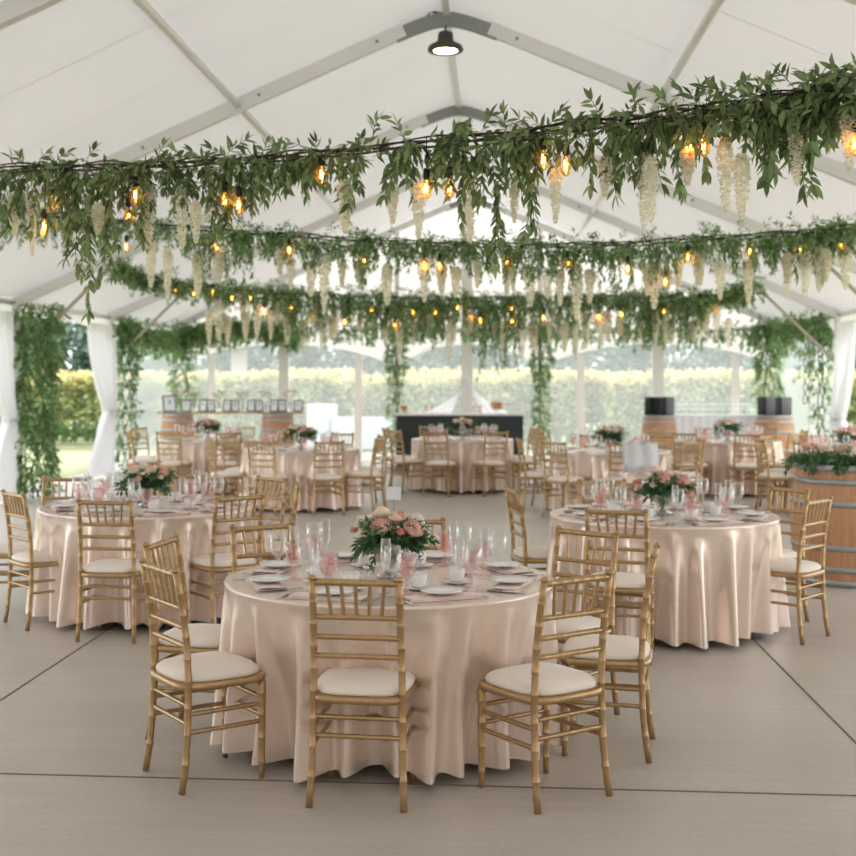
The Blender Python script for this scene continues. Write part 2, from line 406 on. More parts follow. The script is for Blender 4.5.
def garland(name, ctrl, LL, per_m, hang, label, group, seed, mat_leaf='leaf', fine=False, hangfn=None, thick=.06, wr=.3):
    rnd = random.Random(seed); P = garland_pts(ctrl, 160); root = empty(name, P[0])
    tag(root, label, 'garland', group); o0 = P[0]
    ms = MB(); ml = MB()
    for q in range(3):
        ms.tube([p - o0 + Vector((0, math.sin(i*.35+q*2)*.018, math.cos(i*.31+q*2)*.022)) for i, p in enumerate(P)], .007, 5)
    Ltot = sum((P[i+1]-P[i]).length for i in range(len(P)-1)); N = int(Ltot*per_m)
    for i in range(N):
        t = rnd.random(); x = t*(len(P)-1); k = min(int(x), len(P)-2); p = P[k].lerp(P[k+1], x-k) - o0
        tan = (P[k+1]-P[k]).normalized(); cl = max(.25, 1.0 + 1.3*noise.noise(Vector((t*Ltot*1.7, seed, 0))))
        h = hang*(hangfn(t) if hangfn else 1)*cl
        mode = rnd.random(); p = p + Vector((0, rnd.uniform(-1, 1), rnd.uniform(-1, 1)))*thick
        if mode < .42: d = Vector((rnd.uniform(-.5, .5), rnd.uniform(-.5, .5), -1)); ln = h*rnd.uniform(.25, 1.0)**1.2; dr = .6
        elif mode < .9: d = tan*rnd.uniform(-1, 1) + Vector((0, rnd.uniform(-1, 1), rnd.uniform(-.4, .35))); ln = rnd.uniform(.10, .30)*(1 if hang > .3 else .7); dr = .42
        else: d = Vector((rnd.uniform(-.8, .8), rnd.uniform(-.5, .5), .9)); ln = rnd.uniform(.05, .15); dr = .5
        sprig(ml, ms if fine else None, p, d, ln, LL, rnd, fine=fine, droop=dr, wr=wr)
    ms.build('vine_stem', M['stem'], root); ml.build('leaves', M[mat_leaf], root)
    return P
def wist_mesh(seed, L=.36, R=.05):
    rnd = random.Random(seed); b = MB(); n = 230
    b.tube([(0, 0, .02), (0, 0, -L*.95)], .002, 4)
    for i in range(n):
        t = (i + rnd.random())/n; t = t**1.15; r = R*(1 - t)**.5*rnd.uniform(.35, 1.05)*min(1, .4 + t*6); a = i*2.39996
        p = Vector((r*math.cos(a), r*math.sin(a), -.01 - t*L)); out = Vector((math.cos(a), math.sin(a), -.3))
        s = .020*(1 - .4*t)
        b.leaf(p, out + rvec(rnd, .5), UP + rvec(rnd, .6), s*1.4, s*1.9); b.leaf(p, rvec(rnd) + out*.6, UP + rvec(rnd, .6), s*1.3, s*1.9)
    return b
WP = []
for i in range(4):
    o = wist_mesh(i, (.34, .38, .27, .23)[i], (.047, .052, .043, .040)[i]).build('wisteria_cluster', M['bloom']); tag(o, 'x', 'flower cluster'); WP.append(o)
def bulb_part(root, loc, s=1.0):
    e = MB(); x, y, z = loc
    e.lathe([(.004, .12), (.017, .115), (.019, .07), (.014, .055)], 10, loc); k = e.build('socket', M['cable'], root)
    gb = MB(); gb.lathe([(.013, .056), (.018, .03), (.03, 0), (.032, -.02), (.026, -.042), (.010, -.055), (.001, -.057)], 14, loc); gb.build('glass_bulb', M['bulbglass'], k)
    fl = MB(); fl.tube([(x-.006, y, z+.03), (x-.008, y, z-.020), (x-.001, y+.004, z+.014), (x+.003, y-.004, z-.020), (x+.008, y, z+.014)], .0038, 5); fl.build('filament', M['filament'], k)
def string_lights(P, pxs, label, drop):
    root = empty('string_light', P[0]); tag(root, label, 'string light'); c = MB()
    Q = [p - P[0] + Vector((0, -.02, .015+.02*math.sin(i*.5))) for i, p in enumerate(P)]; c.tube(Q, .005, 5); c.build('cable', M['cable'], root)
    def pxof(p):
        s = -p.x*ST + p.y*CT; return PX + FPX*(p.x*CT + p.y*ST)/s
    X = [pxof(p) for p in P]
    for q, dz in pxs:
        i = min(range(len(X)), key=lambda a: abs(X[a]-q)); p = Q[i]; dz = dz
        b = MB(); b.tube([p, p + Vector((0, 0, -dz+.12))], .003, 4); b.build('drop_wire', M['cable'], root)
        bulb_part(root, p + Vector((0, -.02, -dz)))
    return X
def hang_wisteria(P, X, pxs, gname, label, rnd, sc=1.0):
    for q, dz in pxs:
        i = min(range(len(X)), key=lambda a: abs(X[a]-q)); p = P[i] + Vector((rnd.uniform(-.03, .03), rnd.uniform(-.08, .08), -dz*.72))
        o = place(WP[rnd.randrange(4)], p, rnd.random()*6, label, None, gname); s = sc*rnd.uniform(.8, 1.25); o.scale = (s*rnd.uniform(.8, 1.1), s, s*rnd.uniform(.85, 1.25))

def zline(pts, z):        # picture points of a line hung at constant-ish height: distance follows from the height
    out = []
    for x, y, zz in pts:
        d = (HC - zz)*FPX/(y - PY); out.append(cw((x - PX)/FPX*d, d, zz))
    return out
rnd = random.Random(11)
# first garland: nearest the photographer on the right, farther away on the left
c1 = zline([(0, 170, 3.06), (100, 167, 3.05), (200, 163, 3.04), (300, 156, 3.03), (450, 141, 3.02), (600, 124, 3.03), (700, 110, 3.04), (800, 95, 3.06), (856, 83, 3.08)], 0)
e0 = c1[0] + (c1[0]-c1[2])*1.0; e1 = c1[0] + (c1[0]-c1[2])*2.2; h1 = c1[-1] + (c1[-1]-c1[-3])*1.2; h2 = c1[-1] + (c1[-1]-c1[-3])*2.6
e0.z = 3.02; e1.z = 2.95; h1.z = 3.0; h2.z = 2.85
c1 = [e1, e0] + c1 + [h1, h2]
P1 = garland('leaf_garland', c1, .086, 76, .40, 'leafy garland with big dark leaves hung nearest overhead, above the front table', None, 5, fine=True, wr=.36, hangfn=lambda t: 1.5 if t < .36 else 1.0)
X1 = string_lights(P1, [(52, .24), (46, .40), (138, .20), (132, .34), (228, .26), (243, .28), (325, .15), (430, .30), (445, .30), (545, .18), (567, .24), (690, .22), (702, .20), (853, .30)], 'string of amber bulbs woven through the nearest leafy garland', .2)
hang_wisteria(P1, X1, [(14, .22), (34, .3), (98, .34), (150, .18), (186, .2), (194, .34), (238, .2), (345, .24), (386, .3), (412, .3), (470, .26), (522, .34), (552, .28), (610, .24), (648, .24), (656, .3), (680, .26), (730, .2), (742, .34), (798, .26), (851, .2)],
              'wisteria of the nearest garland', 'cream wisteria cluster hanging from the nearest leafy garland', rnd, .82)
def dline(pts): return [px_d(x, y, d) for x, y, d in pts]
c2 = [Vector((-6.35, 11.9, 3.12))] + dline([(-60, 205, 12.6), (60, 216, 12.6), (200, 229, 12.5), (300, 236, 12.4), (400, 242, 12.3), (500, 245, 12.2), (600, 245, 12.1), (700, 239, 12.0), (800, 233, 11.9), (870, 226, 11.8)]) + [Vector((4.6, 12.0, 3.10)), Vector((5.5, 12.2, 3.0))]
P2 = garland('leaf_garland', c2, .064, 150, .36, 'second leafy garland back, strung across behind the nearest one', None, 6, 'leaf_far')
X2 = string_lights(P2, [(40, .2), (130, .25), (215, .2), (288, .18), (365, .2), (422, .24), (437, .22), (505, .18), (566, .2), (630, .24), (668, .42), (690, .2), (750, .16), (802, .18), (840, .2)], 'string of amber bulbs on the second leafy garland back', .2)
W2 = [(150, .2), (170, .3), (200, .3), (215, .25), (250, .2), (285, .2), (292, .28), (310, .3), (330, .25), (345, .3), (360, .25), (385, .3), (425, .2), (440, .25), (455, .3), (480, .22), (505, .2), (512, .3), (530, .25), (545, .3), (560, .3), (575, .25), (590, .3), (648, .3), (655, .25), (662, .35), (680, .2), (693, .2), (700, .25), (716, .3), (752, .3), (785, .25), (790, .35), (800, .22), (815, .2), (822, .24), (845, .25)]
hang_wisteria(P2, X2, W2, 'wisteria of the second garland', 'cream wisteria cluster hanging from the second garland back', rnd)
c3 = dline([(118, 267, 17.2), (160, 280, 17.2), (240, 290, 17.1), (320, 295, 17.1), (400, 298, 17.0), (480, 299, 17.0), (560, 298, 17.0), (640, 297, 17.0), (700, 298, 16.9), (752, 286, 16.8)])
P3 = garland('leaf_garland', c3, .070, 250, .50, 'third leafy garland back, thick and low across the middle of the tent', None, 8, 'leaf_far', hangfn=lambda t: .30 + 1.0*max(0, math.sin(PI*min(1, max(0, (t-.18)/.8))))**.8, thick=.1)
X3 = string_lights(P3, [(175, .12), (193, .14), (213, .1), (235, .12), (252, .12), (266, .3), (290, .18), (315, .35), (345, .35), (372, .2), (395, .38), (414, .2), (434, .22), (458, .12), (470, .25), (480, .32), (510, .14), (512, .3), (545, .3), (575, .2), (600, .3), (620, .24), (648, .1), (664, .22), (700, .1), (712, .16), (742, .14)], 'string of amber bulbs on the third leafy garland back', .2)
hang_wisteria(P3, X3, [(x + rnd.uniform(-3, 3), rnd.uniform(.12, .5)) for x in range(205, 735, 9)], 'wisteria of the third garland', 'cream wisteria cluster hanging from the third garland back', rnd, 1.05)
b = MB(); q = P3[-1]; xe = min(q.x + .12, XR); b.tube([q, (xe, FY[5], ZR + .02 - SL*abs(xe-RX))], .005, 5)
q = P3[0]; b.tube([q, (q.x - .05, FY[5], ZR + .02 - SL*abs(q.x-.05-RX))], .005, 5); tag(b.build('hanging_wire', M['cable']), 'thin wires holding the ends of the third garland to the rafter', 'wire')
# gable and eave swags
def swag(ctrl, per_m, hang, label, seed, hf=None, LL=.085):
    garland('leaf_garland', ctrl, LL, per_m, hang, label, None, seed, 'leaf_far', hangfn=hf, thick=.13, wr=.42)
gz = 2.62
swag([Vector((XL+.2, YB-.42, 2.55)), Vector((-5.6, YB-.42, 2.75)), Vector((-4.6, YB-.42, 2.72)), Vector((-4.0, YB-.42, 2.60))], 330, .42, 'thick leafy swag on the back wall over the framed card display', 21)
swag([Vector((-4.0, YB-.42, 2.60)), Vector((-3.0, YB-.42, 2.62)), Vector((-1.97, YB-.40, 2.68)), Vector((-.5, YB-.42, 2.6)), Vector((.94, YB-.40, 2.68))], 60, .24, 'thin leafy swag on the back wall above the black bar', 22)
swag([Vector((.94, YB-.40, 2.68)), Vector((2.2, YB-.42, 2.58)), Vector((3.3, YB-.42, 2.6)), Vector((4.6, YB-.42, 2.6)), Vector((XR-.2, YB-.42, 2.72))], 75, .30, 'thin leafy swag on the back wall above the folding boards', 23)
swag([Vector((XL+.2, FY[6]+.05, 2.62)), Vector((XL+.3, FY[6]+1.5, 2.50)), Vector((XL+.3, YB-1.2, 2.5)), Vector((XL+.2, YB-.2, 2.58))], 150, .4, 'leafy swag along the eave between the tied curtain and the back corner', 24)
swag([Vector((XR-.2, FY[6]+.05, 2.62)), Vector((XR-.3, FY[6]+1.5, 2.62)), Vector((XR-.3, YB-1.2, 2.6)), Vector((XR-.2, YB-.2, 2.66))], 130, .3, 'leafy swag along the eave beside the small black loudspeaker', 25)
def leafy_column(x, y, z0, z1, rad, count, label, seed, LL=.085, lowdens=1., dx=0, m='leaf_far', wr=.36):
    rnd = random.Random(seed); root = empty('climbing_greenery', (x, y, 0)); tag(root, label, 'climbing plant'); ms = MB(); ml = MB()
    for q in range(3):
        ms.tube([(math.sin(i*.5+q*2)*rad*.3, math.cos(i*.43+q*2)*rad*.3, z0 + (z1-z0)*i/24) for i in range(25)], .009, 5)
    for i in range(count):
        t = rnd.random()**.8; 
        if rnd.random() > lowdens + (1-lowdens)*t: continue
        z = z0 + (z1-z0)*t; a = rnd.random()*2*PI; rr = rad*(.6 + .5*(noise.noise(Vector((z*1.7, seed, 2)))+.3) + .35*max(0, t-.8)*3)
        p = Vector((math.cos(a)*rr*.5 + dx*rr, math.sin(a)*rr*.5, z)); d = Vector((math.cos(a), math.sin(a), rnd.uniform(-.9, .5)))
        sprig(ml, None, p, d, rr*rnd.uniform(.35, 1.1), LL, rnd, droop=.5, wr=wr)
    ms.build('vine_stem', M['stem'], root); ml.build('leaves', M[m], root)
leafy_column(XL+.28, FY[5], .02, 2.72, .38, 620, 'dense climbing greenery covering the tent post left of the lawn doorway', 31)
leafy_column(XL+.28, FY[6]+.1, .02, 2.55, .24, 300, 'climbing greenery on the post behind the tied-back white curtain', 32, lowdens=.45)
leafy_column(XL+.25, YB-.3, .6, 2.6, .32, 260, 'climbing greenery on the back corner post by the card display', 33, lowdens=.1)
leafy_column(xat(397, YB), YB-.30, .02, 2.7, .22, 330, 'climbing greenery on the back wall upright beside the black bar', 34, lowdens=.4)
leafy_column(xat(541, YB), YB-.30, .02, 2.8, .20, 420, 'climbing greenery on the back wall upright past the orange fruit bowl', 35, lowdens=.7)
leafy_column(XR-.25, YB-.3, .9, 2.75, .36, 420, 'bushy greenery on the back corner above the folding boards', 36, lowdens=.1)
leafy_column(XR-.12, 23.2, 1.2, 2.45, .2, 60, 'small leafy spray tied on the strap of the clear side panel', 37, lowdens=.1)
leafy_column(XR-.2, FY[6]+.35, .4, 2.55, .2, 200, 'climbing greenery inside the right-hand post under the loudspeaker', 38, lowdens=.4)

# ------------------------------------------------------------------ chairs
def bamboo(pts, r0, r1, nodes, n=10):
    """tube along a polyline with raised rings, as on bamboo-turned chair legs"""
    pts = [Vector(p) for p in pts]; seg = [0]
    for i in range(len(pts)-1): seg.append(seg[-1] + (pts[i+1]-pts[i]).length)
    Lt = seg[-1]
    def at(s):
        for i in range(len(pts)-1):
            if s <= seg[i+1] + 1e-9: return pts[i].lerp(pts[i+1], (s-seg[i])/(seg[i+1]-seg[i]))
        return pts[-1]
    ss = [0., Lt]
    for i in range(1, 12): ss.append(Lt*i/12)
    for t in nodes:
        for e in (-.007, -.0035, 0, .0035, .007): ss.append(max(0, min(Lt, t*Lt + e)))
    ss = sorted(set(round(s, 5) for s in ss)); P = []; R = []
    for s in ss:
        r = r0 + (r1-r0)*s/Lt
        for t in nodes:
            e = abs(s - t*Lt)
            if e < .002: r *= 1.13
            elif e < .004: r *= 1.09
        P.append(at(s)); R.append(r)
    m = MB(); m.tube(P, R, n); return m
def footprint(a, w0, w1, dep, ex=3.6):
    c, s_ = math.cos(a), math.sin(a); x = math.copysign(abs(c)**(2/ex), c); y = math.copysign(abs(s_)**(2/ex), s_)
    w = w0 + (w1-w0)*(y*.5+.5); return x*w/2, y*dep/2
def make_chair():
    root = empty('chiavari_chair'); tag(root, 'x', 'chair')
    c = MB(); n = 40
    for sc, z in ((.02, .496), (.45, .494), (.75, .488), (.9, .479), (.98, .466), (1.0, .455), (.985, .444), (.9, .440)):
        for k in range(n):
            x, y = footprint(2*PI*k/n, .375, .405, .39); c.v.append(Vector((x*sc, y*sc + .0, z)))
    for i in range(7):
        for k in range(n): k2 = (k+1) % n; c.f.append((i*n+k, (i+1)*n+k, (i+1)*n+k2, i*n+k2))
    c.f.append(tuple(range(n))); c.f.append(tuple(7*n+k for k in range(n))[::-1]); c.build('seat_cushion', M['cushion'], root)
    f = MB()
    for sc, z in ((.3, .441), (1.0, .441), (1.03, .434), (1.03, .418), (1.0, .412), (.3, .412)):
        for k in range(n):
            x, y = footprint(2*PI*k/n, .375, .415, .40, 5); f.v.append(Vector((x*sc, y*sc, z)))
    for i in range(5):
        for k in range(n): k2 = (k+1) % n; f.f.append((i*n+k, (i+1)*n+k, (i+1)*n+k2, i*n+k2))
    f.f.append(tuple(range(n))); f.f.append(tuple(5*n+k for k in range(n))[::-1]); f.build('seat_frame', M['gold'], root)
    def back(z):   # side profile of the rear post
        K = [(0, .189, -.200), (.10, .185, -.184), (.22, .181, -.172), (.43, .178, -.165), (.60, .176, -.172), (.75, .174, -.190), (.92, .172, -.222)]
        for i in range(len(K)-1):
            if z <= K[i+1][0]: t = (z-K[i][0])/(K[i+1][0]-K[i][0]); return K[i][1] + (K[i+1][1]-K[i][1])*t, K[i][2] + (K[i+1][2]-K[i][2])*t
        return K[-1][1], K[-1][2]
    for sx in (-1, 1):
        bamboo([(sx*back(z)[0], back(z)[1], z) for z in (0, .05, .10, .16, .22, .30, .43, .52, .60, .68, .75, .83, .905)], 0.0145, .0145, [.13, .26, .38, .50, .60, .70, .80, .90]).build('leg', M['gold'], root)
        bamboo([(sx*.175, .172, 0), (sx*.175, .172, .412)], .0125, .0185, [.17, .42, .66, .88]).build('leg', M['gold'], root)
        fn = MB(); x, y = back(.915); fn.lathe([(.0145, 0), (.019, .004), (.019, .010), (.011, .018), (.002, .021)], 10, (sx*x, y, .902)); fn.build('post_finial', M['gold'], root)
    def rail(z, r=.0115, nm='back_rail', nodes=(.12, .37, .63, .88), bow=.0):
        x, y = back(z); pts = [(-x + 2*x*i/8, y - bow*math.sin(PI*i/8), z) for i in range(9)]
        bamboo(pts, r, r, nodes, 8).build(nm, M['gold'], root)
    rail(.893, .0140, 'top_rail', (.08, .25, .42, .58, .75, .92)); rail(.752); rail(.672); rail(.595)
    for i in range(5):
        t = (i+1)/6; x1, y1 = back(.752); x2, y2 = back(.893); xt = x1*.94
        bamboo([(-x1 + 2*x1*(.5+(t-.5)*.86), y1, .752), (-x2 + 2*x2*t, y2, .893)], .0082, .0082, (.5,), 6).build('spindle', M['gold'], root)
    for z in (.352, .278):
        x, y = back(z); bamboo([(-x, y, z), (x, y, z)], .0098, .0098, (.2, .5, .8), 6).build('stretcher', M['gold'], root)
        bamboo([(-.175, .172, z-.01), (.175, .172, z-.01)], .0098, .0098, (.2, .5, .8), 6).build('stretcher', M['gold'], root)
        for sx in (-1, 1):
            x, y = back(z-.03); bamboo([(sx*x, y, z-.035), (sx*.175, .172, z-.035)], .0098, .0098, (.2, .5, .8), 6).build('stretcher', M['gold'], root)
    return root
chair0 = make_chair()
def chair(u, d, h, label, group=None):
    p = cw(u, d); place(chair0, (p.x, p.y, 0), -math.radians(h) + TH, label, 'chair', group)

# ------------------------------------------------------------------ tables, cloths, settings
def cloth_mesh(seed, R=.762, H=.765, nf=24, press=()):
    rnd = random.Random(seed); ang = [(i + rnd.uniform(-.24, .24))/nf*2*PI for i in range(nf)]; amp = [rnd.uniform(.6, 1.25) for _ in ang]; wid = [rnd.uniform(.064, .088)*21/nf for _ in ang]; st = [rnd.uniform(.0, .10) for _ in ang]; sk = [rnd.uniform(-.05, .05) for _ in ang]
    def fold(a, t):
        v = 0
        for A, q, w, s0, k in zip(ang, amp, wid, st, sk):
            dlt = (a - A - k*t + PI) % (2*PI) - PI
            if abs(dlt) > .5: continue
            e = max(0, (t - s0)/(1-s0)); v += q*math.exp(-abs(dlt/(w*(.75+.4*t)))**2.0)*e**.55
        return v
    m = MB(); n = 420; T = [0, .012, .03, .06, .1, .15, .2, .27, .34, .42, .5, .58, .66, .74, .82, .9, .96, 1.0]
    for r in (.001, .3, .6, .9, .975, 1.0):
        for k in range(n): a = 2*PI*k/n; m.v.append(Vector((R*r*math.cos(a), R*r*math.sin(a), H - (.002 if r == 1 else 0))))
    for t in T[1:]:
        for k in range(n):
            a = 2*PI*k/n; q = fold(a, t); r = R + .004 + min(t*12, 1)*.006 - .120*t**.7 + q*.150*t**.3 + .004*math.sin(a*41+t*4)*t
            for pa, pw, pd in press:
                dl = (a - pa + PI) % (2*PI) - PI; r -= pd*math.exp(-(dl/pw)**4)*min(1, t*1.5)
            hem = .052 - .016*min(q, 1.2)*1.0 + .006*math.sin(a*5+seed)
            m.v.append(Vector((r*math.cos(a), r*math.sin(a), H - .004 - t*(H - .004 - hem))))
    rows = 6 + len(T) - 1
    for i in range(rows-1):
        for k in range(n): k2 = (k+1) % n; m.f.append((i*n+k, (i+1)*n+k, (i+1)*n+k2, i*n+k2))
    m.f.append(tuple(range(n))); return m
def table_wood(loc, label):
    root = empty('round_table', loc); tag(root, label, 'table')
    t = MB(); t.lathe([(.74, .735), (.755, .74), (.755, .756), (.74, .760)], 48); t.build('tabletop', M['plankwood'], root)
    for a in range(4):
        q = a*PI/2 + .5; l = MB(); l.tube([(.62*math.cos(q), .62*math.sin(q), .735), (.66*math.cos(q), .66*math.sin(q), .02)], .016, 8); l.lathe([(.02, 0), (.024, .004), (.02, .03)], 8, (.66*math.cos(q), .66*math.sin(q), 0)); l.build('leg', M['black'], root)
def rose_mesh(R, seed, open_=1.0):
    rnd = random.Random(seed); m = MB()
    rings = [(.16, 3, .95), (.34, 4, .92), (.58, 5, .80), (.82, 6, .62), (1.02, 7, .40)]
    for ri, (rr, np_, hh) in enumerate(rings):
        for k in range(np_):
            a0 = 2*PI*k/np_ + ri*.7 + rnd.uniform(-.15, .15); span = 2*PI/np_*1.12
            def fn(u, v):
                a = a0 + (u-.5)*span*(1 - .35*v*v*0); q = v; lip = (1 - (2*u-1)**2*.55)
                r = R*rr*(.25 + .75*math.sin(q*PI*.58)) + R*.12*(u - .5)*(ri > 0); z = R*(-.6 + (hh+.6)*q*(.86+.14*lip))
                return (r*math.cos(a), r*math.sin(a), z)
            m.grid(fn, 5, 5)
    return m
def centrepiece(kind, seed):
    rnd = random.Random(seed); root = empty('flower_centrepiece'); tag(root, 'x', 'centrepiece')
    b = MB(); b.lathe([(.001, .004), (.06, .004), (.063, .012), (.022, .03), (.018, .05), (.03, .065), (.07, .085), (.082, .12), (.084, .15), (.078, .15), (.074, .12), (.06, .09), (.001, .08)], 24)
    b.build('footed_bowl', M['silverglass'], root)
    fo = MB()
    for i in range(105):
        a = rnd.random()*2*PI; r = rnd.uniform(.0, .09); p = Vector((r*math.cos(a), r*math.sin(a), rnd.uniform(.13, .20)))
        d = Vector((math.cos(a), math.sin(a), rnd.uniform(-.1, 1.2))); sprig(fo, None, p, d, rnd.uniform(.05, .17), .048, rnd, droop=.25, wr=.4)
    fo.build('greenery', M['leaf_dark'], root)
    spots = [(-.03, -.10, .235, .052, 'rose'), (.115, -.07, .225, .052, 'rose'), (-.04, .02, .285, .046, 'rose_pale'), (-.13, -.02, .25, .043, 'rose_white'), (.06, -.11, .22, .024, 'rose_bud'), (.045, -.01, .28, .027, 'rose_bud'),
             (.02, .11, .25, .048, 'rose'), (-.09, .10, .24, .045, 'rose_pale'), (.12, .06, .25, .043, 'rose_white'), (-.10, -.08, .20, .03, 'rose_pale'), (.03, -.02, .27, .035, 'rose_pale'), (.16, .0, .2, .025, 'rose_bud'), (-.17, .06, .21, .026, 'rose_bud')]
    if kind:
        mm = ['rose', 'rose_pale', 'rose_white', 'rose_pale', 'rose_bud', 'rose'] if kind == 1 else ['rose_pale', 'rose_white', 'rose_pale', 'rose', 'rose_white', 'rose_pale']
        spots = [(x + rnd.uniform(-.02, .02), y + rnd.uniform(-.02, .02), z + rnd.uniform(-.01, .02), max(.028, r), mm[i % 6]) for i, (x, y, z, r, q) in enumerate(spots)]
    for i, (x, y, z, r, q) in enumerate(spots):
        o = rose_mesh(r*.93, i).build('rose' if r > .03 else 'rosebud', M[q], root); o.location = (x, y, z + .004); tilt = Vector((x*3.2, y*3.2, .8)).normalized(); o.rotation_mode = 'QUATERNION'; o.rotation_quaternion = UP.rotation_difference(tilt)
    return root
CP = [centrepiece(0, 3), centrepiece(1, 4), centrepiece(2, 9)]
def stemware(name, prof, m, cat, flute=None):
    b = MB(); b.lathe(prof, 20, close=False, rf=flute); o = b.build(name, m); tag(o, 'x', cat); return o
GOB = stemware('pink_goblet', [(.001, .001), (.034, .002), (.035, .005), (.012, .012), (.007, .022), (.012, .034), (.008, .044), (.012, .056), (.016, .066), (.030, .078), (.038, .10), (.041, .13), (.042, .165), (.039, .165), (.036, .10), (.02, .078), (.001, .074)], M['pinkglass'], 'goblet', lambda a, i: 1 + (.035*math.cos(10*a + (i % 2)*PI/10*3) if 8 < i < 12 else 0))
WIN = stemware('wine_glass', [(.001, .001), (.034, .002), (.034, .004), (.006, .010), (.004, .04), (.004, .085), (.010, .095), (.030, .112), (.040, .140), (.040, .165), (.034, .215), (.0335, .215), (.038, .165), (.037, .14), (.02, .108), (.001, .10)], M['clear'], 'wine glass')
FLU = stemware('champagne_flute', [(.001, .001), (.030, .002), (.030, .004), (.005, .010), (.004, .08), (.010, .095), (.021, .13), (.024, .17), (.021, .235), (.0205, .235), (.023, .17), (.018, .13), (.001, .10)], M['clear'], 'champagne flute')
def make_plate():
    b = MB(); b.lathe([(.001, .003), (.05, .002), (.06, .006), (.092, .014), (.092, .017), (.06, .009), (.001, .007)], 32, close=False); o = b.build('side_plate', M['china']); tag(o, 'x', 'plate'); return o
PLA = make_plate()
def make_napkin():
    b = MB()
    for k, (w, L_, ox, oy) in enumerate(((.135, .33, 0, 0), (.120, .31, .004, .006), (.098, .325, -.006, -.004))):
        z0 = .0005 + k*.004
        for zz in (z0, z0 + .0036):
            b.grid(lambda u, v: (ox + (u-.5)*w, oy + (v-.5)*L_, zz + .0006*math.sin(u*5+v*9)), 4, 8)
        for sx in (-1, 1): b.grid(lambda u, v: (ox + sx*(w/2 + .0015*math.sin(u*PI)), oy + (v-.5)*L_, z0 + .0036*u), 2, 8)
    o = b.build('folded_napkin', M['napkin'], smooth=True); tag(o, 'x', 'napkin'); return o
NAP = make_napkin()
def make_cup():
    root = empty('teacup_and_saucer'); b = MB(); b.lathe([(.001, .003), (.045, .003), (.072, .012), (.072, .015), (.04, .008), (.001, .008)], 28, close=False); 
    b.build('saucer', M['china'], root)
    b = MB(); b.lathe([(.001, .010), (.026, .010), (.034, .02), (.038, .045), (.040, .072), (.0375, .072), (.035, .045), (.03, .022), (.001, .018)], 24, close=False); cup = b.build('cup', M['china'], root)
    h = MB(); h.tube([(.036, 0, .060), (.052, 0, .060), (.060, 0, .046), (.054, 0, .030), (.036, 0, .026)], .0038, 6); h.build('handle', M['china'], cup)
    tag(root, 'x', 'teacup'); return root
CUP = make_cup()
def make_fork():
    b = MB(); b.grid(lambda u, v: ((u-.5)*(.008 + .006*max(0, (v-.55)*2) + .004*(v < .2)), -.09 + .18*v, .004 + .004*math.sin(v*PI)), 2, 16)
    for k in (-1.5, -.5, .5, 1.5): b.box((k*.0042, .108, .006), (.0022, .045, .002))
    b.box((0, .085, .006), (.016, .012, .002)); o = b.build('table_fork', M['silver'], solid=.002); tag(o, 'x', 'fork'); return o
def make_knife():
    b = MB(); b.tube([(0, -.11, .005), (0, -.05, .006), (0, .0, .005)], [.004, .0055, .004], 6); b.grid(lambda u, v: (-.004 + u*.016*(1 - v**4), .0 + .115*v, .005), 2, 8)
    o = b.build('table_knife', M['silver'], solid=.0018); tag(o, 'x', 'knife'); return o
FOR, KNI = make_fork(), make_knife()
def make_shaker():
    root = empty('salt_shaker'); b = MB(); b.lathe([(.001, 0), (.017, 0), (.018, .01), (.014, .055), (.013, .06)], 10); b.build('shaker_body', M['clear'], root)
    b = MB(); b.lathe([(.013, .06), (.015, .064), (.013, .078), (.005, .084), (.001, .085)], 12); b.build('cap', M['silver'], root); tag(root, 'x', 'salt shaker'); return root
SHA = make_shaker()
TZ = .766
def setting(c, ang, tn, sn, rnd, full=True, order=0):
    """place setting on the side of the table that looks along ang (0 = towards the photographer, clockwise seen from above towards the right)"""
    a = math.radians(ang); out = Vector((math.sin(a), -math.cos(a))); rt = Vector((-out.y, out.x))   # rt: to the sitter's ... side
    out = Vector((out.x*CT - out.y*ST, out.x*ST + out.y*CT)); rt = Vector((-out.y, out.x))
    def P(r, s, z=TZ): q = Vector((c.x, c.y)) + out*r - rt*s; return (q.x, q.y, z)
    rz = math.atan2(-out.x, out.y)*1.0 + PI   # local +Y points to table centre
    jit = lambda s=.012: rnd.uniform(-s, s)
    if full:
        place(NAP, P(.60+jit(), .02+jit()), rz + PI/2 + jit(.12), f'pink napkin folded on {tn}, {sn}', 'napkin')
        place(PLA, P(.585+jit(), .01+jit(), TZ+.017), rz, f'small white plate on {tn}, {sn}', 'plate')
        place(FOR, P(.60+jit(), -.17+jit()), rz + jit(.1), f'silver fork on {tn}, {sn}', 'fork')
        place(KNI, P(.60+jit(), .20+jit()), rz + jit(.1), f'silver knife on {tn}, {sn}', 'knife')
        place(CUP, P(.36+jit(.02), .02+jit(.02)), rz + .8, f'white teacup on {tn}, {sn}', 'teacup')
        place(FLU, P(.40+jit(), .185+jit()), 0, f'clear champagne flute on {tn}, {sn}', 'champagne flute')
    place(GOB, P(.44+jit(), .10+jit()), jit(3), f'pink patterned goblet on {tn}, {sn}', 'goblet')
    place(WIN, P(.47+jit(), .19+jit()) if full else P(.42, .2), 0, f'clear wine glass on {tn}, {sn}', 'wine glass')
    if not full:
        place(PLA, P(.58, 0), rz, f'small white plate on {tn}, {sn}', 'plate')
CLO = []
for sd in (1, 2, 3, 4):
    o = cloth_mesh(sd, press=(((-PI/2 - .15 + TH - .3, .36, .13), (-PI/2 + .56 + TH - .3, .20, .08), (-PI/2 - .84 + TH - .3, .22, .08)) if sd == 4 else ())).build('tablecloth', M['satin']); tag(o, 'x', 'tablecloth'); CLO.append(o)
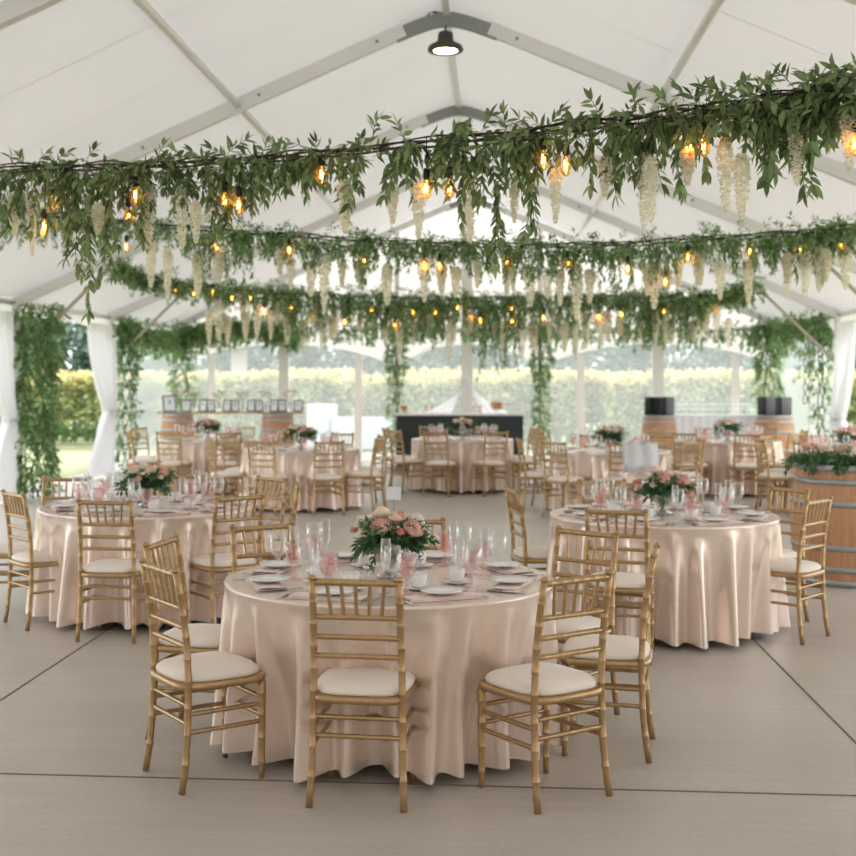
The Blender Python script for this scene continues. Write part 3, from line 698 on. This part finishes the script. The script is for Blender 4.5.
SIDES8 = {0: 'seat nearest the camera', 45: 'seat near right', 90: 'seat at the right end', 135: 'seat far right', 180: 'seat on the far side', 225: 'seat far left', 270: 'seat at the left end', 315: 'seat near left'}
SIDES22 = {22.5: 'near side right of centre', 67.5: 'right side near half', 112.5: 'right side far half', 157.5: 'far side right of centre', 202.5: 'far side left of centre', 247.5: 'left side far half', 292.5: 'left side near half', 337.5: 'near side left of centre'}
T = [  # u, d, description, full setting, cloth, rotation, centrepiece, seat offset
    (-.01, 5.892, 'the front table', 1, 3, .3, 0, 22.5), (-1.76, 9.12, 'the left middle table', 1, 1, 1.1, 1, 22.5), (1.84, 8.60, 'the right middle table', 1, 2, 2.0, 0, 22.5),
    (-2.75, 18.95, 'the table before the card display', 0, 0, 2.0, 1, 22.5), (-1.18, 16.5, 'the far table left of the aisle', 0, 1, 3.0, 1, 22.5), (1.06, 19.0, 'the far table before the black bar', 0, 2, .5, 2, 22.5),
    (2.75, 16.0, 'the far table right of the aisle', 0, 0, 1.2, 2, 0), (4.90, 18.5, 'the far table by the white bar', 0, 1, 2.2, 2, 0), (5.75, 15.9, 'the table behind the flowered barrel', 0, 2, 4.0, 1, 0)]
rnd = random.Random(4)
for i, (u, d, tn, full, cl, rot, cp, off) in enumerate(T):
    c = cw(u, d)
    place(CLO[cl], (c.x, c.y, 0), rot, f'champagne satin cloth to the floor over {tn}', 'tablecloth')
    fl = ['pink and peach roses in greenery, bowl centrepiece', 'pale rose centrepiece in a footed bowl'][0 if i < 3 else 1]
    place(CP[cp], (c.x, c.y, TZ), [TH-.1, 1.9, .3, .4, .9, 2, 3, 4, 5][i], f'{fl} on {tn}', 'centrepiece')
    for k in range(8):
        a = off + 45*k; sn = (SIDES22 if off else SIDES8)[a % 360]
        if i == 2 and a in (112.5, 157.5) and False: continue
        setting(c, a, tn, sn, rnd, bool(full))
    if full:
        for q, (r_, a_) in enumerate(((.19, -.5), (.2, 2.4))):
            place(SHA, (c.x + r_*math.sin(a_), c.y - r_*math.cos(a_), TZ), 0, f'small {"salt" if q == 0 else "pepper"} shaker beside the roses on {tn}' if False else (f'small glass shaker before the roses on {tn}' if q == 0 else f'small glass shaker behind the roses on {tn}'), 'shaker')
p = cw(-1.76, 9.12); table_wood((p.x, p.y, 0), 'round folding table, one black leg tip showing under the left middle cloth')

near = [
 (-.108, 5.17, 9, 'gold chair with its back to the camera at the front table'),
 (.614, 5.20, -34, 'gold chair angled at the near right of the front table'),
 (.985, 5.81, -76, 'gold chair seen edge-on at the right end of the front table'),
 (.86, 6.345, -139, 'gold chair at the far right of the front table, behind two others'),
 (.13, 6.80, 176, 'gold chair on the far side of the front table behind the roses'),
 (-.58, 6.57, 150, 'gold chair on the far left of the front table behind the pink goblets'),
 (-.90, 6.07, 104, 'gold chair half hidden behind the left one at the front table'),
 (-.79, 5.42, 56.5, 'gold chair at the near left of the front table, whole side in view'),
 (-1.80, 8.29, 8, 'gold chair with its back to the camera at the left middle table'),
 (-2.40, 8.75, 51, 'gold chair cut by the picture edge at the left middle table'),
 (-2.72, 9.15, 85, 'gold chair at the left end of the left middle table, mostly cut off'),
 (-2.53, 9.68, 178, 'gold chair at the left middle table with the lawn doorway behind it'),
 (-1.70, 9.95, 184, 'gold chair behind the roses of the left middle table'),
 (-1.13, 8.55, -36, 'gold chair at the near right of the left middle table'),
 (-1.09, 9.76, -135, 'gold chair at the far right of the left middle table'),
 (-.90, 9.18, -97, 'gold chair seen edge-on at the right end of the left middle table'),
 (1.39, 7.71, 16, 'gold chair with its back to the camera at the right middle table'),
 (2.585, 8.30, -47, 'gold chair standing clear at the near right of the right middle table'),
 (2.62, 8.87, -118, 'gold chair between the right middle table and the flowered barrel'),
 (1.62, 9.45, 176, 'gold chair on the far side of the right middle table behind the glasses'),
 (1.06, 8.92, 82, 'gold chair at the left end of the right middle table, edge-on in the aisle')]
for u, d, h, lb in near: chair(u, d, h, lb)
for i, (u, d, tn, full, cl, rot, cp, off) in enumerate(T):
    if full: continue
    for k in range(8):
        a = off + 45*k; ar = math.radians(a); rr = .93 + rnd.uniform(-.05, .09)
        chair(u + rr*math.sin(ar), d - rr*math.cos(ar), (-a + rnd.uniform(-9, 9)), f'gold chair at {tn}, {(SIDES22 if off else SIDES8)[a]}')

# table number card on a thin gold stem, behind the front roses
p = cw(.01, 6.06, TZ); root = empty('table_number_stand', p); tag(root, 'blank-looking white card on a thin gold stem behind the front roses', 'table number')
b = MB(); b.lathe([(.001, 0), (.04, 0), (.04, .005), (.004, .008)], 20); b.tube([(0, 0, .005), (0, 0, .345)], .0028, 6); b.build('stem', M['gold'], root)
b = MB(); b.box((0, 0, .375), (.070, .003, .062)); b.build('card', M['paper'], root, smooth=False)
# ------------------------------------------------------------------ barrels
def barrel(loc, H, Rh, Rb, label, cat='barrel'):
    root = empty('wine_barrel', loc); tag(root, label, cat)
    def R(z): t = 2*z/H - 1; return Rb - (Rb-Rh)*abs(t)**1.9
    n = 28; prof = [(R(z), z) for z in [H*i/16 for i in range(17)]]
    b = MB(); N = n*4
    b.lathe([(Rh*.9, H-.03)] if False else prof, N, rf=lambda a, i: 1 - (.012 if (round(a/(2*PI)*N) % 4 == 0) else 0)); b.build('staves', M['wood'], root)
    h = MB(); h.lathe([(.001, 0), (Rh*.93, 0)], 32, (0, 0, H+.002)); h.build('barrel_head', M['plankwood'], root)
    for z, w in ((0.0, .055), (.12*H, .045), (.30*H, .045), (.66*H, .045), (.84*H, .045), (H-.05, .052)):
        k = MB(); k.lathe([(R(z)-.006, z), (R(z)+.006, z), (R(z+w)+.006, z+w), (R(z+w)-.006, z+w)], 56, close=False); k.build('hoop', M['hoop'], root)
    return root
p = cw((850-PX)/FPX*10.55, 10.55); barrel(p, .98, .415, .475, 'big oak wine barrel with steel hoops, flowers heaped on its top')
FB = p
root = empty('flower_garland', p + Vector((0, 0, .985))); tag(root, 'heap of greenery and blush roses on the large oak barrel', 'flower arrangement')
rn = random.Random(5); fo = MB()
for i in range(260):
    a = rn.random()*2*PI; r = .36*math.sqrt(rn.random()); q = Vector((r*math.cos(a)*1.1, r*math.sin(a), .01)); dd = Vector((math.cos(a), math.sin(a), rn.uniform(.1, 1.2)))
    sprig(fo, None, q, dd, rn.uniform(.06, .22), .055, rn, droop=.5, wr=.4)
fo.build('greenery', M['leaf_dark'], root)
for i in range(20):
    a = i*2.4; r = .36*math.sqrt((i+.5)/20); rr = rn.uniform(.03, .048); o = rose_mesh(rr, i).build('rose', M[['rose_pale', 'rose', 'rose_white', 'rose_pale'][i % 4]], root); o.location = (r*math.cos(a)*1.05, r*math.sin(a), .10 + rn.uniform(-.02, .03)); o.rotation_euler = (rn.uniform(.1, .9), rn.uniform(-.4, .4), rn.random()*3)
# card display: two barrels carrying a plank
DY = 24.6
def bar_px(x, dd): return cw((x-PX)/FPX*dd, dd)
barrel(bar_px(178, 25), .96, .29, .35, 'oak barrel carrying the outer end of the card plank')
barrel(bar_px(278, 25), .96, .29, .35, 'oak barrel carrying the plank end nearer the aisle')
pl0, pl1 = bar_px(158, 25), bar_px(303, 25); ZP = .965
b = MB(); b.bar(pl0 + Vector((0, 0, ZP+.02)), pl1 + Vector((0, 0, ZP+.02)), .34, .035); tag(b.build('display_plank', M['plankwood'], smooth=False), 'long wooden plank laid across two barrels at the back', 'plank')
def card_frame(loc, rz, w, h, lean, label, group=None):
    root = empty('card_frame', loc, rz); tag(root, label, 'card frame', group); R = Matrix.Rotation(lean, 3, 'X')
    f = MB()
    for sx in (-1, 1): f.box(R @ Vector((sx*(w/2), 0, h/2)), (.02, .02, h), R)
    for z in (.01, h-.01): f.box(R @ Vector((0, 0, z)), (w, .02, .02), R)
    f.bar((0, .0, h*.7), (0, .12, .01), .02, .008); f.build('frame_border', M['black'], root, smooth=False)
    c = MB(); c.box(R @ Vector((0, 0, h/2)), (w-.01, .008, h-.02), R); c.build('card', M['paper'], root, smooth=False)
ZT = ZP + .038
for i, (x, w, h) in enumerate(((170, .25, .33), (186, .17, .24), (203, .15, .24), (211, .15, .24), (227, .15, .24), (235, .15, .24), (251, .15, .24), (259, .15, .24), (274, .15, .24), (282, .15, .24), (298, .17, .23))):
    q = bar_px(x, 24.95); 
    card_frame((q.x, q.y, ZT), TH + (.5 if i == 0 else (.25 if i % 2 else -.25)), w, h, -.15 if i else -.25, 'largest black-framed card, tilted at the outer plank end' if i == 0 else ('single black-framed card at the aisle end of the plank' if i == 10 else 'black-framed white card in the row on the plank'), None if i in (0, 10) else 'framed cards along the plank')
rn = random.Random(8); fv = None
for i, x in enumerate((176, 194, 219, 243, 266, 290)):
    q = bar_px(x, 25.12); root = empty('bud_vase', (q.x, q.y, ZT)); tag(root, 'tall glass bud vase of pink blooms behind the cards', 'vase', 'bud vases behind the cards')
    b = MB(); b.lathe([(.001, 0), (.03, 0), (.032, .08), (.012, .14), (.012, .22), (.016, .23)], 12, close=False); b.build('vase_body', M['clear'], root)
    s = MB(); bl = MB(); lf = MB()
    for k in range(5):
        xx = (k-2)*.06 + rn.uniform(-.01, .01); zz = .36 + rn.uniform(-.03, .05); s.tube([(0, 0, .05), (xx*.4, 0, .25), (xx, 0, zz)], .003, 4)
        m_ = rose_mesh(.03, k); st = len(bl.v); bl.v += [v + Vector((xx, 0, zz)) for v in m_.v]; bl.f += [tuple(a + st for a in f_) for f_ in m_.f]
        sprig(lf, None, Vector((xx*.5, 0, .28)), Vector((xx*5, .2, .6)), .08, .04, rn)
    s.build('flower_stems', M['stem'], root); bl.build('blooms', M['dusty'], root); lf.build('leaves', M['leaf_far'], root)
# barrels with folding boards, either side of the white skirted bar
for x, w0, lb in ((659, 1.0, 'left of the white bar'), (774, 1.15, 'right of the white bar')):
    q = bar_px(x, 24.2); barrel(q, .96, .29*w0, .34*w0, f'oak barrel with dark folding boards on top, {lb}')
    root = empty('folding_board', (q.x, q.y, .965), TH); tag(root, f'dark folding menu board standing on the barrel {lb}', 'folding board')
    ww = .15*w0; pts = [(-ww*1.9, -.05), (-ww*.75, .07), (ww*.05, -.06), (ww*.95, .06), (ww*1.9, -.05)]
    for k in range(4):
        a, b_ = Vector((*pts[k], 0)), Vector((*pts[k+1], 0)); m_ = MB(); m_.bar(a + Vector((0, 0, .17)), b_ + Vector((0, 0, .17)), .012, .34); m_.build('board_panel', M['black'] if k != 3 and not (w0 > 1.1 and k == 1) else M['greyp'], root, smooth=False)
# white skirted bar
q0, q1 = bar_px(675, 24.9), bar_px(757, 24.9); root = empty('skirted_bar', (q0+q1)/2, TH); tag(root, 'long bar with white pleated skirt between the board barrels', 'bar'); W = (q1-q0).length
b = MB(); b.box((0, 0, .93), (W, .6, .03)); b.build('bar_top', M['whitecloth'], root, smooth=False)
b = MB()
def sk(u, v):
    per = u*(2*W+1.2); z = .92*(1-v) + .01
    if per < W: x, y = -W/2 + per, -.3
    elif per < W+.6: x, y = W/2, -.3 + (per-W)
    elif per < 2*W+.6: x, y = W/2 - (per-W-.6), .3
    else: x, y = -W/2, .3 - (per-2*W-.6)
    o = .012*math.sin(per*38); return (x + (o if abs(x) >= W/2-.001 else 0), y + (o if abs(y) > .29 else 0), z)
b.grid(sk, 500, 3); b.build('pleated_skirt', M['whitecloth'], root)
for k in range(26):
    t = (k+.5)/26; q = q0.lerp(q1, t); place(WIN, (q.x, q.y + .12*((k % 2)-.5), .946), 0, 'clear wine glass in the row on the white skirted bar', 'wine glass', 'glasses on the white bar')
# black bar
q0, q1 = bar_px(396, 23.3), bar_px(522, 23.3); root = empty('cocktail_bar', (q0+q1)/2, TH + .0); tag(root, 'dark front cocktail bar with thin white top at the back wall', 'bar'); W = (q1-q0).length
b = MB(); b.box((-W/4, 0, .5), (W/2-.008, .55, .98)); b.box((W/4, 0, .5), (W/2-.008, .55, .98)); b.build('front_panels', M['dkgreen'], root, smooth=False)
b = MB(); b.box((0, 0, 1.003), (W+.06, .62, .03)); b.build('bar_top', M['post'], root, smooth=False)
def fruit_bowl(x, label, s):
    q = bar_px(x, 23.3); root = empty('fruit_bowl', (q.x, q.y, 1.018)); tag(root, label, 'fruit bowl')
    b = MB(); b.lathe([(.001, 0), (.08*s, 0), (.03*s, .03*s), (.10*s, .07*s), (.16*s, .17*s), (.155*s, .17*s), (.09*s, .08*s), (.001, .05*s)], 24, close=False); b.build('bowl', M['clear'], root)
    for k in range(12):
        a = k*2.4; r = .10*s*math.sqrt(k/12); f_ = MB(); f_.lathe([(.004, -.04*s), (.03*s, -.03*s), (.042*s, 0), (.03*s, .03*s), (.004, .04*s)], 12, (r*math.cos(a), r*math.sin(a), .12*s + .05*s*(k % 2))); f_.build('orange', M['fruit'], root)
fruit_bowl(497, 'glass bowl heaped with oranges on the right half of the black bar', 1.0); fruit_bowl(404, 'low bowl of orange fruit at the left end of the black bar', .7)
for k in range(7):
    q = bar_px(508 + k*1.9, 23.2 + .08*(k % 3)); place(WIN, (q.x, q.y, 1.018), 0, 'clear glass at the right end of the black bar', 'wine glass', 'glasses on the black bar')
for k, x in enumerate((426, 432, 474, 480)):
    q = bar_px(x, 23.2); place(GOB, (q.x, q.y, 1.018), 0, 'pale goblet in the middle of the black bar', 'goblet', 'goblets on the black bar')
# sheer swag tied to the centre upright of the back wall
Xc = xat(467, YB); root = empty('window_swag', (Xc, YB-.2, 0)); tag(root, 'white sheer swag gathered to the upright behind the black bar', 'swag')
for sd in (-1, 1):
    b = MB()
    def fn(u, v, sd=sd):
        zo = 1.72 + (.90-1.72)*v; xo = sd*(.04 + .95*v**2.1); xi = sd*(.0 + .34*v**1.1)
        return (xi + (xo-xi)*u, .03*math.sin(u*20)*v, zo)
    b.grid(fn, 30, 24); b.build('sheer_panel', M['whitecloth'], root)
# blank translucent white panel on the back window, loudspeaker on the post
q = px_d(239, 362, 25.75); b = MB(); b.box(q, (.34, .02, .54)); tag(b.build('white_panel', M['whitepanel'], smooth=False), 'plain bright white rectangular panel hung high on the back window', 'panel')
q = px_d(825.5, 337, 21.7); root = empty('loudspeaker', (q.x, q.y, q.z)); tag(root, 'small black loudspeaker mounted high inside the right-hand tent post', 'speaker')
b = MB(); b.box((0, 0, 0), (.25, .2, .32)); b.build('cabinet', M['black'], root, smooth=False, bevel=.015); b = MB(); b.box((0, -.105, 0), (.21, .01, .28)); b.build('grille', M['darkrim'], root, smooth=False)
b = MB(); b.bar((.1, 0, 0), (XR - .03 - q.x, FY[6]-q.y, 0), .03, .03); b.build('bracket', M['black'], root, smooth=False)
# high bay lamp under the ridge
q = px_d(445.5, 51, 12.72); root = empty('ceiling_lamp', q); tag(root, 'round dark-rimmed lamp hanging lit under the tent ridge', 'lamp')
b = MB(); b.lathe([(.03, .20), (.06, .19), (.075, .17), (.08, .10), (.10, .085), (.165, .05), (.178, .02), (.178, .0), (.168, -.008), (.115, .004)], 32); b.build('lamp_housing', M['darkrim'], root)
b = MB(); b.lathe([(.001, .0), (.118, .0)], 32); b.build('lamp_lens', M['lampglow'], root)
b = MB(); b.tube([(0, 0, .2), (.0, 0, .24), (.02, 0, .27), (.0, 0, .30), (0, 0, .36)], .009, 6); b.tube([(-.03, 0, .30), (-.14, 0, .26), (-.20, 0, .33), (-.15, 0, .40), (.05, 0, .36)], .012, 6); b.build('hanging_hook_and_cable', M['cable'], root)
# white shawl over the front chair of the far right aisle table
q = cw(2.92, 15.0); b = MB()
b.grid(lambda u, v: (q.x - .2 + .4*u + .01*math.sin(v*9), q.y - .27 + .16*v + .02*math.sin(u*14), .94 - .38*abs(v-.45)*1.8 + .012*math.sin(u*17+v*5)), 20, 16)
tag(b.build('draped_shawl', M['whitecloth'], solid=.01), 'white shawl draped over a chair back at a far table right of the aisle', 'shawl')

# ------------------------------------------------------------------ outside
def cloud(rnd, n, rx, ry, z0, z1, LL, shape=lambda t: 1, wr=.7):
    m = MB()
    for i in range(n):
        a = rnd.random()*2*PI; t = rnd.random(); r = math.sqrt(rnd.uniform(.35, 1))*shape(t); p = Vector((rx*r*math.cos(a), ry*r*math.sin(a), z0 + (z1-z0)*t))
        k = 1 + .25*noise.noise(p*1.3)
        p.x *= k; p.y *= k; m.leaf(p, rvec(rnd) + Vector((math.cos(a), math.sin(a), -.2)), rvec(rnd) + UP, LL*rnd.uniform(.7, 1.3), LL*wr)
    return m
VP = []
for s in range(3):
    rnd = random.Random(50+s); root = empty('grapevine'); tag(root, 'x', 'grapevine')
    cloud(rnd, 1300, .95, .42, .62, 1.62, .19, lambda t: 1 - .25*abs(2*t-1)**3).build('foliage', M['vine'], root)
    cloud(rnd, 700, .95, .40, 1.35, 1.80, .14).build('yellowing_top_leaves', M['vine_yellow'], root)
    b = MB(); b.tube([(0, 0, -.03), (.03, .02, .4), (-.02, 0, .8)], [.06, .045, .035], 8); b.tube([(0, 0, .35), (.12, 0, .6), (.3, 0, .8)], .025, 6); b.build('trunk', M['bark'], root); VP.append(root)
k = 0
for row, (Y, x0, x1) in enumerate(((30.5, -15.5, 13.5), (33.2, -17, 15))):
    x = x0
    while x < x1:
        o = place(VP[k % 3], (x, Y + rnd.uniform(-.1, .1), -.02), (k % 2)*PI, 'grapevine in the vineyard row just behind the tent' if row == 0 else 'grapevine in the second vineyard row', 'grapevine', 'grapevines of the first row' if row == 0 else 'grapevines of the second row'); s = rnd.uniform(.95, 1.06); o.scale = (s, s, s); x += 1.55; k += 1
rnd = random.Random(91)
for nm, Y in (('undergrowth', 31.4), ('undergrowth', 34.0)):
    m = MB()
    for i in range(5200):
        x = rnd.uniform(-17, 15); z = rnd.uniform(0, .42); m.leaf(Vector((x, Y + rnd.uniform(-.3, .3), z)), rvec(rnd) + UP, rvec(rnd), .16, .10)
    tag(m.build(nm, M['undergrowth']), 'low green growth between the vineyard rows', 'undergrowth', None, 'stuff')
TP = []
for s in range(3):
    rnd = random.Random(70+s); root = empty('tree'); tag(root, 'x', 'tree')
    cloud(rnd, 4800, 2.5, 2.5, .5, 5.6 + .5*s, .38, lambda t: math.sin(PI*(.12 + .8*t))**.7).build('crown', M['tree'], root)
    b = MB(); b.tube([(0, 0, -.05), (.1, 0, 1.6), (0, .1, 3.4)], [.2, .15, .08], 8); b.build('trunk', M['bark'], root); TP.append(root)
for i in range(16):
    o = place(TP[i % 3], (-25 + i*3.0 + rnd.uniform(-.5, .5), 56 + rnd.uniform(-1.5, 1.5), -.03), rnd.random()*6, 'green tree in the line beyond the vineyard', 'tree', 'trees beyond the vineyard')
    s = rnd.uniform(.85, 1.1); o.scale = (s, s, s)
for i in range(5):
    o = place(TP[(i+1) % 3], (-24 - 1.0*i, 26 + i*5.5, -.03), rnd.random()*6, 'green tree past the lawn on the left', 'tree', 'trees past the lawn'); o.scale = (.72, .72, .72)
# pale cloths on tables outside the back window
q = bar_px(322, 29.5); b = cloth_mesh(5, .36, 1.05, 11).build('cocktail_table', M['bluecloth']); b.location = q; tag(b, 'pale blue cloth over a tall outdoor table behind the window', 'table')
q = bar_px(368, 29.5); b = MB()
b.box((0, 0, .38), (1.5, .7, .74)); b.grid(lambda u, v: (-.8 + 1.6*u, -.37 + .02*math.sin(u*50)*v, .78 - .74*v), 60, 4); o = b.build('buffet_table', M['bluecloth'], smooth=False); o.location = q; tag(o, 'low outdoor table under a pale blue cloth behind the window', 'table')

# ------------------------------------------------------------------ light
w = bpy.data.worlds.new('world'); S.world = w; w.use_nodes = True; N = w.node_tree.nodes; L = w.node_tree.links
bg = N['Background']; bg.inputs[0].default_value = (.93, .935, 1.0, 1); bg.inputs[1].default_value = 1.0
sun = bpy.data.lights.new('sun', 'SUN'); sun.energy = 1.6; sun.angle = math.radians(25); sun.color = (1, .98, .95)
so = bpy.data.objects.new('sun', sun); C.objects.link(so); so.rotation_euler = (math.radians(-38), math.radians(24), 0)

# ------------------------------------------------------------------ camera
cam = bpy.data.cameras.new('camera'); co = bpy.data.objects.new('camera', cam); C.objects.link(co); S.camera = co
co.location = (0, 0, HC); co.rotation_euler = (PI/2, 0, TH)
cam.sensor_width = 24; cam.sensor_fit = 'HORIZONTAL'; cam.lens = FPX/856*24
cam.shift_x = (428-PX)/856; cam.shift_y = -(428-PY)/856; cam.clip_end = 300
cam.dof.use_dof = True; cam.dof.focus_distance = 5.7; cam.dof.aperture_fstop = 1.9
S.view_settings.view_transform = 'Standard'; S.view_settings.look = 'None'; S.view_settings.gamma = 1; S.view_settings.use_curve_mapping = False
S.view_settings.exposure = 1.52
S.cycles.max_bounces = 10; S.cycles.transparent_max_bounces = 24; S.cycles.sample_clamp_indirect = 6
# drop prototypes that were never placed
for pr_ in [chair0, GOB, WIN, FLU, PLA, NAP, CUP, FOR, KNI, SHA] + CLO + CP + WP + VP + TP:
    if pr_.name not in used: print('UNUSED', pr_.name)
